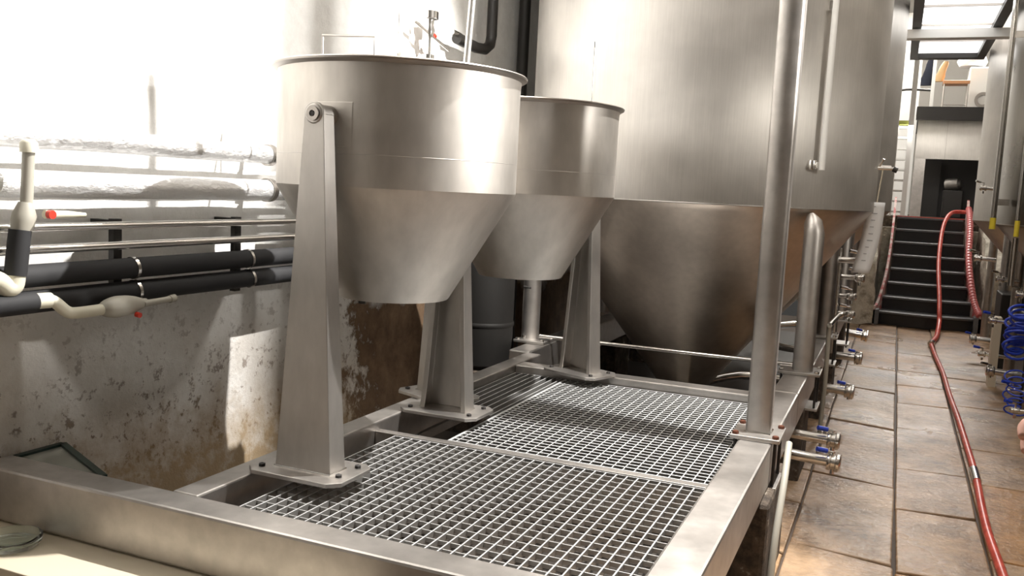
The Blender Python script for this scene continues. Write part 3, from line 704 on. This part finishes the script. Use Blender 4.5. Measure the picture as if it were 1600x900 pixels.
tb('left_bracket', [(-.02, -.14, 1.95), (-.02, -.14, 2.18)], .012, M['pvc'], v)
tb('spout', [(0, .22, 1.98), (0, .22, 2.06)], .014, M['pvc'], v)
v = thing('black_hose', 'stiff black hose dropping down the wall and bending left above the near hopper', 'hose', (0, 0, 0))
pts = [(-2.50, 5.42, 4.2), (-2.50, 5.42, 2.46), (-2.50, 5.40, 2.40), (-2.50, 5.33, 2.362), (-2.50, 5.2, 2.352), (-2.50, 4.93, 2.365)]
obj('run', tube(nb(), pts, .034, 16), M['blackpaint'], v, smooth=50)
tb('nozzle', [(-2.50, 4.97, 2.385), (-2.50, 4.86, 2.39)], .018, M['bright'], v)
tag(obj('dark_gap_strip', tube(nb(), [(-2.52, 6.0, .02), (-2.52, 6.0, 4.35)], .04, 16), M['blackpaint'], smooth=50), 'dark strip standing in for the gap in the wall beside the big tank', 'pipe')  # black tube standing in for a dark gap in the wall

# green edged sheet leaning at wall foot and cream board with glass dish
v = thing('green_edged_sheet', 'grey sheet with dark green edges lying in the corner behind the front beam', 'sheet', (0, 0, 0))
SA, SB, SC = Vector((-2.57, 2.21, 0)), Vector((-2.19, 2.032, 0)), Vector((-2.575, 2.032, 0))
obj('panel', prism(nb(), [SC[:2], SB[:2], SA[:2]], .535, .545), M['acrylic'], v)
for a, b_ in ((SA, SB), (SA, SC)):
    n_ = (b_ - a).normalized().cross(Vector((0, 0, 1))) * .011
    obj('edge_strip', prism(nb(), [(a + n_)[:2], (a - n_)[:2], (b_ - n_)[:2], (b_ + n_)[:2]], .533, .553), M['green'], v)
obj('support', bx((-2.55, 2.035, 0), (-2.50, 2.08, .535)), M['darkmetal'], v)
brd = tag(obj('cream_board', bx((-2.58, 1.68, .345), (-1.25, 1.93, .386)), M['cream'], bevel=.004), 'cream painted board under the front beam at lower left', 'board')
tag(obj('masonry_block', bx((-2.58, 1.71, -.05), (-1.3, 1.92, .345)), M['concrete'], bevel=.01), 'dark masonry block under the cream board', 'block')
v = thing('glass_dish', 'round thick glass dish on the cream board at the left picture edge', 'dish', (-2.30, 1.80, .387))
obj('bowl', lathe(nb(), [(0, 0), (.070, 0), (.080, .012), (.082, .030), (.075, .032), (.064, .014), (0, .010)], 40), M['glass'], v, smooth=40)

# ------------------------------------------------------------------ steps at the end of the corridor
stp = thing('steps', 'black stone steps with worn edges climbing at the corridor end', 'steps', (.43, 12.3, 0))
SY = 12.45; ws = [.56, .53, .475, .455, .45, .445, .44, .43]
for k in range(8):
    y = SY + k * .265; hw = ws[k]; z = .17 * (k + 1); cx = .0
    bow = [.07, .05, .035, .02, .02, .015, .01, 0][k]
    pts = [(-hw, 0)] + [(-hw + 2 * hw * i / 8, -bow * sin(pi * i / 8)) for i in range(1, 8)] + [(hw, 0), (hw, .30), (-hw, .30)]
    r = obj('riser', prism(nb(), [(a, b + y - 12.3) for a, b in pts], 0 if k == 0 else z - .19, z - .03), M['step'], stp)
    pts2 = [(a, (b if b > .2 else b - .022) + y - 12.3) for a, b in pts]
    obj('tread', prism(nb(), pts2, z - .03, z), M['stepedge'] if k % 1 == 0 else M['step'], stp, bevel=.008)
for s, lab in ((-1, 'grey'), (1, 'grey')):
    obj('end_block', bx((s * .60 - .06, .02, 0), (s * .60 + .06, .30, .20)), M['stepedge'], stp, bevel=.01)
# curved side strings
M['redpaint'] = mat('flaking_red_paint', (.5, .2, .19), .6)
N, L, B = nodes(M['redpaint']); L.new(ramp(M['redpaint'], noise(M['redpaint'], tex(M['redpaint']), 12, 6), [(.42, (.42, .06, .06)), (.56, (.55, .42, .38))]), B.inputs['Base Color'])
for s in (-1, 1):
    path = []
    for i in range(25):
        u = i / 24; y = .02 + 2.1 * u; hw = .46 + .13 * (1 - u) ** 4; z = .22 + .70 * max(0, y - .12)
        path.append((s * hw, y, z))
    bm = nb(); V = []
    for (x, y, z) in path:
        V.append([bm.verts.new((x, y, max(0, z - .30))), bm.verts.new((x + s * .03, y, max(0, z - .30))), bm.verts.new((x + s * .03, y, z + .02)), bm.verts.new((x, y, z + .02))])
    for a, b_ in zip(V, V[1:]):
        for k in range(4): bm.faces.new((a[k], a[(k + 1) % 4], b_[(k + 1) % 4], b_[k]))
    bm.faces.new(V[0]); bm.faces.new(V[-1])
    obj('side_string', bm, M['redpaint'], stp, smooth=40)
obj('red_nosing', bx((-.44, 2.02 - .03, 1.361), (.44, 2.02, 1.372)), M['redp'], stp)
land = struct(obj('floor', bx((-2.6, SY + 2.12, 1.2), (3.0, 20.2, 1.36)), M['concrete']))
struct(obj('trim_2', bx((-2.6, 14.42, 0), (3.0, 14.57, 1.2)), M['rough_stone']))

# rough limewashed masonry on both sides of the steps
from mathutils import noise as mn
def rough_wall(name, label, x0, x1, prof):
    """prof: list of (y, height)"""
    bm = nb(); n = 26; mrow = 10; VL = []; 
    def h(y):
        for (a, ha), (b, hb) in zip(prof, prof[1:]):
            if a <= y <= b: return ha + (hb - ha) * (y - a) / (b - a)
        return prof[-1][1]
    bmesh.ops.create_cube(bm, size=1)
    bmesh.ops.subdivide_edges(bm, edges=bm.edges[:], cuts=14, use_grid_fill=True)
    y0, y1 = prof[0][0], prof[-1][0]
    for v in bm.verts:
        x = x0 + (x1 - x0) * (v.co.x + .5); y = y0 + (y1 - y0) * (v.co.y + .5); z = h(y) * (v.co.z + .5)
        d = mn.fractal(Vector((x * 3, y * 3, z * 3)), .8, 2, 4) * .035
        v.co = Vector((x + d, y + d * .8, max(-.05, z + d)))
    o = obj(name, bm, M['rough_stone'], smooth=70)
    return o
tag(rough_wall('stone_cheek_wall', '', -.66, -.20, [(12.25, .80), (12.7, .98), (13.2, 1.2), (14.3, 1.42)]), 'rough limewashed stone wall left of the steps', 'wall')
tag(rough_wall('stone_cheek_wall', '', 1.06, 1.5, [(12.35, .75), (12.9, 1.0), (13.5, 1.3), (14.3, 1.42)]), 'rough limewashed stone wall right of the steps', 'wall')

# hoses
hose = thing('red_hose', 'long red hose snaking along the wet floor and up the steps', 'hose', (0, 0, 0))
pts = [(.50, 1.2, .02), (.52, 2.6, .018), (.536, 3.6, .015), (.532, 3.967, .014), (.527, 4.21, .014), (.517, 4.615, .014), (.52, 5.009, .014), (.534, 5.613, .014), (.532, 6.371, .014), (.526, 7.14, .014), (.511, 7.98, .016), (.504, 9.057, .018), (.478, 10.009, .018), (.46, 10.9, .02)]
obj('front_length', tube(nb(), smoothpath(pts, 6), .020, 14), M['redhose'], hose, smooth=60)
pts = [(.46, 10.92, .02), (.53, 11.4, .03), (.565, 11.9, .05), (.585, 12.22, .12), (.582, 12.36, .22), (.578, 12.62, .385), (.565, 12.9, .56), (.556, 13.2, .75), (.562, 13.5, .95), (.585, 13.85, 1.19), (.63, 14.08, 1.36), (.70, 14.25, 1.45), (.80, 14.3, 1.47), (.95, 14.3, 1.46), (1.25, 14.35, 1.40)]
obj('rear_length', tube(nb(), smoothpath(pts, 6), .027, 14), M['redhose'], hose, smooth=60)
obj('coupling', tube(nb(), [(.533, 5.50, .014), (.534, 5.76, .014)], .024, 14), M['bright'], hose, smooth=40)
obj('coupling', tube(nb(), [(.455, 10.82, .025), (.475, 10.98, .025)], .034, 14), M['bright'], hose, smooth=40)
pts = [(.905, 14.2, 1.52), (.915, 13.95, 1.40), (.915, 13.6, 1.17), (.90, 13.2, .90), (.92, 12.8, .62), (.97, 12.5, .36), (1.03, 12.32, .22)]
tb2 = smoothpath(pts, 16)
o = obj('pink_hose', tube(nb(), tb2, .03, 12, rads=[.036 + .006 * (i % 2) for i in range(len(tb2))]), M['pinkhose']); tag(o, 'ribbed pink hose lying down the right side of the steps', 'hose')

# blue spiral air hose
def spiral(c0, c1, r, turns, n=14, r2=.011, wob=.25):
    pts = []; c0, c1 = Vector(c0), Vector(c1)
    for i in range(int(turns * n) + 1):
        u = i / (turns * n); a = 2 * pi * turns * u; rr = r * (1 + wob * sin(a * .37))
        c = c0.lerp(c1, u)
        pts.append(c + Vector((rr * cos(a), rr * .5 * sin(a * .9 + 1), rr * .45 * sin(a))))
    return pts
t = thing('blue_hose_coil', 'bright blue coiled air hose hanging beside the dark right tank', 'hose', (0, 0, 0))
obj('upper_coil', tube(nb(), spiral((.90, 7.5, .80), (.875, 7.5, .46), .075, 11), .010, 8), M['bluep'], t, smooth=60)
obj('lower_coil', tube(nb(), spiral((.87, 7.3, .36), (.87, 7.15, .10), .055, 6), .006, 8), M['bluep'], t, smooth=60)
# right valves
gr = 'chrome outlet valves along the right tanks'
butterfly('chrome outlet valve at the foot of the right tank by the steps', (1.15, 10.2, .20), (-.9, 0, .02), .36, .03, M['bluep'], gr, feed=[(1.75, 10.95, .46), (1.5, 10.4, .22)])
butterfly('chrome outlet pipe with blue end just above the blue coil', (1.10, 9.0, .22), (-.9, 0, .04), .32, .016, M['bluep'], gr, feed=[(1.75, 8.55, .46), (1.5, 8.9, .24)])
butterfly('thick chrome outlet pipe left of the blue hose coil', (1.15, 8.3, .18), (-.9, 0, .05), .36, .028, M['bright'], gr, feed=[(1.75, 8.5, .46), (1.5, 8.3, .2)])
butterfly('upper thin chrome pipe with blue tip under the coil', (1.10, 7.25, .24), (-.9, 0, .0), .26, .010, M['bluep'], gr, feed=[(1.75, 8.45, .46), (1.4, 7.3, .25)])
butterfly('lower thin chrome pipe with blue tip under the coil', (1.10, 7.0, .15), (-.9, 0, .0), .26, .012, M['bluep'], gr, feed=[(1.75, 6.05, .46), (1.4, 6.9, .16)])
for k, (x, y, z, lab) in enumerate(((.70, 8.9, 1.08, 'chrome tap high on the right row, below the first yellow mark'), (.86, 8.6, .93, 'chrome tap below the bright gauge of the right row'), (.80, 8.2, .62, 'bright angular chrome tap left of the blue coil top'), (.95, 8.0, .86, 'chrome tap over the blue coil'), (.78, 10.2, 1.72, 'small chrome tap on the front of the right tank by the steps'))):
    butterfly(lab, (x + .12, y, z), (-1, 0, .05), .16, .017, M['bright'] if k != 2 else M['bluep'], 'small chrome taps on the right tanks')
o = obj('concrete_pier', bx((.84, 8.7, -.03), (.90, 8.85, .60)), M['cream']); tag(o, 'pale narrow upright support left of the blue hose', 'support')
for y, lab in ((10.0, 'dark upright box under the right tank by the steps'), (8.05, 'dark cabinet between the right tank legs behind the blue coil')):
    o = obj('valve_box', bx((.98, y - .25, 0), (1.25, y + .25, .72)), M['darkmetal'], bevel=.01); tag(o, lab, 'box')

# ------------------------------------------------------------------ background behind the steps
BY = 16.0
kd = thing('steel_hood', 'stainless steel panel above the dark opening beyond the steps', 'hood', (0, BY, 0))
obj('panel', bx((.17, -.02, 2.28), (1.25, .1, 2.95)), M['tank'], kd)
obj('seam', bx((.60, -.028, 2.28), (.605, -.02, 2.95)), M['rim'], kd)
dk = thing('dark_doorway', 'dark open doorway at the top of the steps', 'doorway', (0, BY, 0))
obj('left_jamb', bx((.17, -.02, 1.36), (.33, .1, 2.28)), M['frame'], dk)
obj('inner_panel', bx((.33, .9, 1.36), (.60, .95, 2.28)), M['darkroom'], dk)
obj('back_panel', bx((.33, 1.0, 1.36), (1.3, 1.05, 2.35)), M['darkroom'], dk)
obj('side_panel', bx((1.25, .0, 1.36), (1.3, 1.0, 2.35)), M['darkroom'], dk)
mo = thing('motor', 'dim machine with a round grey motor inside the dark doorway', 'machine', (.80, BY + .6, 1.36))
obj('stand', bx((-.15, -.15, 0), (.15, .15, .45)), M['darkmetal'], mo, bevel=.02)
obj('housing', lathe(nb(), [(0, -.12), (.09, -.12), (.10, -.08), (.10, .08), (.06, .12), (0, .12)], 20, axis((0, 0, .55), (1, -.4, .1))), M['stand'], mo, smooth=40)
mz = thing('mezzanine', 'dark edged mezzanine floor over the doorway', 'mezzanine', (0, BY, 0))
obj('edge_beam', bx((.13, -.42, 2.86), (1.4, -.30, 3.06)), M['darkmetal'], mz)
obj('deck', bx((.13, -.30, 2.96), (2.97, 3.95, 3.06)), M['darkmetal'], mz)
wp = tag(obj('white_post', bx((.03, 14.98, 1.36), (.10, 15.05, 3.95)), M['white']), 'white upright post left of the doorway beyond the steps', 'post')
tag(obj('white_post', bx((.30, BY - .4, 3.06), (.35, BY - .35, 4.3)), M['white']), 'thin white post on the mezzanine in front of the coat', 'post')
# rack
rk = thing('wire_rack', 'pale metal shelving rack left of the white post', 'rack', (-.28, 15.1, 1.36))
for k in range(9): obj('shelf', bx((-.05, 0, .05 + k * .16), (.36, .3, .075 + k * .16)), M['frame'] if k < 4 else M['white'], rk)
for x in (-.05, .17, .35):
    obj('rack_post', bx((x - .012, -.01, 0), (x + .012, .01, 1.38)), M['frame'], rk)
tag(obj('bottle_crate', bx((-.3, 15.1, 2.74), (.03, 15.4, 2.80)), mat('yellow_green_paint', (.3, .32, .06), .6)), 'yellow green strip on top of the metal rack', 'crate')
# stool
sl = thing('stool', 'brown topped stool with steel legs on the mezzanine', 'stool', (.70, 17.0, 3.06))
obj('seat', bx((-.2, -.16, .50), (.2, .16, .56)), M['wood'], sl, bevel=.01)
for x in (-.18, .18):
    for y in (-.14, .14): obj('leg', tube(nb(), [(x, y, 0), (x, y, .5)], .012, 8), M['rim'], sl)
obj('stretcher', tube(nb(), [(-.18, -.14, .16), (.18, -.14, .16)], .009, 8), M['rim'], sl); obj('stretcher', tube(nb(), [(-.18, -.14, .08), (.18, -.14, .08)], .009, 8), M['rim'], sl)
# coats
def coat(name, label, x, y, z0, z1, w_, m):
    bm = nb(); n = 10; R_ = []
    for i in range(n + 1):
        u = i / n; z = z1 + (z0 - z1) * u; ww = w_ * (.45 + .55 * u ** .6)
        R_.append([bm.verts.new((x - .10 * u + ww * cos(2 * pi * k / 12) * (1 + .12 * sin(3 * k + i)), y + .05 * sin(2 * pi * k / 12), z)) for k in range(12)])
    for a, b_ in zip(R_, R_[1:]):
        for k in range(12): bm.faces.new((a[k], a[(k + 1) % 12], b_[(k + 1) % 12], b_[k]))
    bm.faces.new(R_[0][::-1]); bm.faces.new(R_[-1])
    tag(obj(name, bm, m, smooth=60), label, 'coat')
coat('hanging_coat', 'dark navy coat hanging on the mezzanine', .33, 17.0, 3.55, 4.05, .10, M['navy'])
coat('hanging_coat', 'tan coat hanging beside the navy coat on the mezzanine', .52, 17.05, 3.62, 3.95, .08, M['tan'])
# washing machine like white cabinet with porthole
wm = thing('white_machine', 'white cabinet with a round port at the right of the mezzanine', 'machine', (1.05, 17.4, 3.06))
obj('cabinet', bx((-.14, 0, 0), (.4, .5, .85)), M['white'], wm, bevel=.02)
obj('port_ring', lathe(nb(), [(.08, 0), (.13, 0), (.13, .02), (.08, .02)], 24, axis((.10, 0, .30), (0, -1, 0)), closed=True), M['rim'], wm, smooth=40)
tag(obj('white_sack', lathe(nb(), [(0, 0), (.2, .0), (.24, .08), (.2, .17), (0, .2)], 16, Matrix.Translation((.95, 17.7, 3.95))), M['paper'], smooth=60), 'pale bundle lying above the white machine', 'bundle')
# handrail at left of mezzanine
tag(obj('handrail', tube(nb(), smoothpath([(-.25, 15.7, 3.28), (-.05, 15.7, 3.33), (.30, 15.7, 3.32)], 4), .018, 8), M['darkmetal'], smooth=50), 'short dark handrail beside the white post at mezzanine height', 'handrail')
o = tag(obj('mezzanine_screen', bx((-1.2, 16.2, 1.36), (.15, 16.25, 4.6)), M['white']), 'white partition behind the metal rack', 'partition')

# glazed ceiling hatch over the corridor
hz = 3.2
ht = thing('ceiling_light', 'long glowing light panel in a dark frame over the corridor', 'ceiling light', (0, 0, hz))
for a, b_ in (((-.03, 7.6, -.05), (.05, 11.35, .05)), ((.64, 7.6, -.05), (.72, 11.35, .05)), ((.05, 11.20, -.05), (.64, 11.35, .05)), ((.05, 7.6, -.05), (.64, 7.7, .05))):
    obj('frame_bar', bx(a, b_), M['darkmetal'], ht)
for k in range(4): obj('diffuser', bx((.05, 7.7 + k * .875, .0), (.64, 7.7 + k * .875 + .86, .02)), M['lit'], ht)
for k in range(1, 4): obj('cross_bar', bx((.05, 7.685 + k * .875, -.02), (.64, 7.70 + k * .875, .02)), M['rim'], ht)
for y in (7.8, 11.2): obj('hanger', tube(nb(), [(.0, y, .05), (.0, y, 1.2)], .008, 6), M['rim'], ht); obj('hanger', tube(nb(), [(.68, y, .05), (.68, y, 1.2)], .008, 6), M['rim'], ht)
tag(obj('cross_duct', bx((-.4, 9.35, 3.06), (1.5, 9.50, 3.14)), M['white']), 'pale flat duct crossing below the glowing ceiling panel', 'duct')
t = thing('overhead_pipe', 'fat white pipe elbow up between the right tanks', 'pipe')
obj('elbow', tube(nb(), smoothpath([(1.05, 10.0, 3.0), (.95, 9.7, 3.06), (.90, 9.3, 3.25), (.88, 9.1, 3.7), (.88, 9.1, 4.3)], 5), .07, 16), M['white'], t, smooth=60)

# floodlight fixtures (outside the picture, where the light comes from)
for loc, lab in ((LAMP_HIGH, 'ceiling floodlight above the right beam, outside the picture top'), (LAMP_LOW, 'lower wall floodlight outside the right picture edge')):
    t = thing('flood_light', lab, 'lamp', loc)
    if loc is LAMP_LOW:
        obj('housing', bx((.14, -.1, -.08), (.22, .1, .08)), M['darkmetal'], t, bevel=.01)
        obj('arm', bx((.22, -.02, -.02), (1.55, .02, .02)), M['darkmetal'], t)
    else:
        obj('housing', bx((-.08, -.1, .06), (.08, .1, .13)), M['darkmetal'], t, bevel=.01)
        obj('arm', bx((-.02, -.02, .13), (.02, .02, .20)), M['darkmetal'], t)

# ------------------------------------------------------------------ hand at the right edge
def finger(bm_name, pts, rads, parent, m=M['skin']):
    return obj(bm_name, tube(nb(), smoothpath(pts, 6), .008, 12, rads=None if rads is None else rads), m, parent, smooth=80)
def interp(r, k=6):
    out = []
    for a, b in zip(r, r[1:]): out += [a + (b - a) * j / k for j in range(k)]
    return out + [r[-1]]
hd = thing('person', 'person mostly outside the picture, relaxed fingers entering at the right edge', 'person', (0, 0, 0))
hx, hy, hz_ = .230, 1.33, 1.225
bm = nb()
tube(bm, smoothpath([(hx + .75, hy - .35, 1.02), (hx + .45, hy - .22, 1.12), (hx + .14, hy - .05, 1.20), (hx + .09, hy - .03, 1.215), (hx + .04, hy, 1.225), (hx - .01, hy + .005, 1.232)], 6), .03, 18,
     rads=interp([.055, .045, .030, .030, .036, .026]))
hand = obj('hand', bm, M['skin'], hd, smooth=80)
for i, (dz, l) in enumerate(((.024, .070), (.006, .078), (-.012, .072), (-.028, .056))):
    p0 = Vector((hx + .01, hy + .004, hz_ + dz)); 
    P_ = [p0, p0 + Vector((-l * .45, .004, .006)), p0 + Vector((-l * .8, -.012, -.004)), p0 + Vector((-l * .86, -.03, -.016))]
    finger('finger', P_, interp([.0105, .0095, .0088, .006]), hand)
p0 = Vector((hx + .05, hy - .02, hz_ + .02)); finger('thumb', [p0, p0 + Vector((-.03, -.02, .02)), p0 + Vector((-.06, -.022, .012)), p0 + Vector((-.07, -.02, .006))], interp([.014, .012, .011, .007]), hand)
obj('sleeve', tube(nb(), smoothpath([(hx + .80, hy - .37, 1.0), (hx + .45, hy - .22, 1.12), (hx + .16, hy - .06, 1.196)], 5), .05, 18, rads=interp([.075, .062, .045], 5)), M['sleeve'], hd, smooth=60)
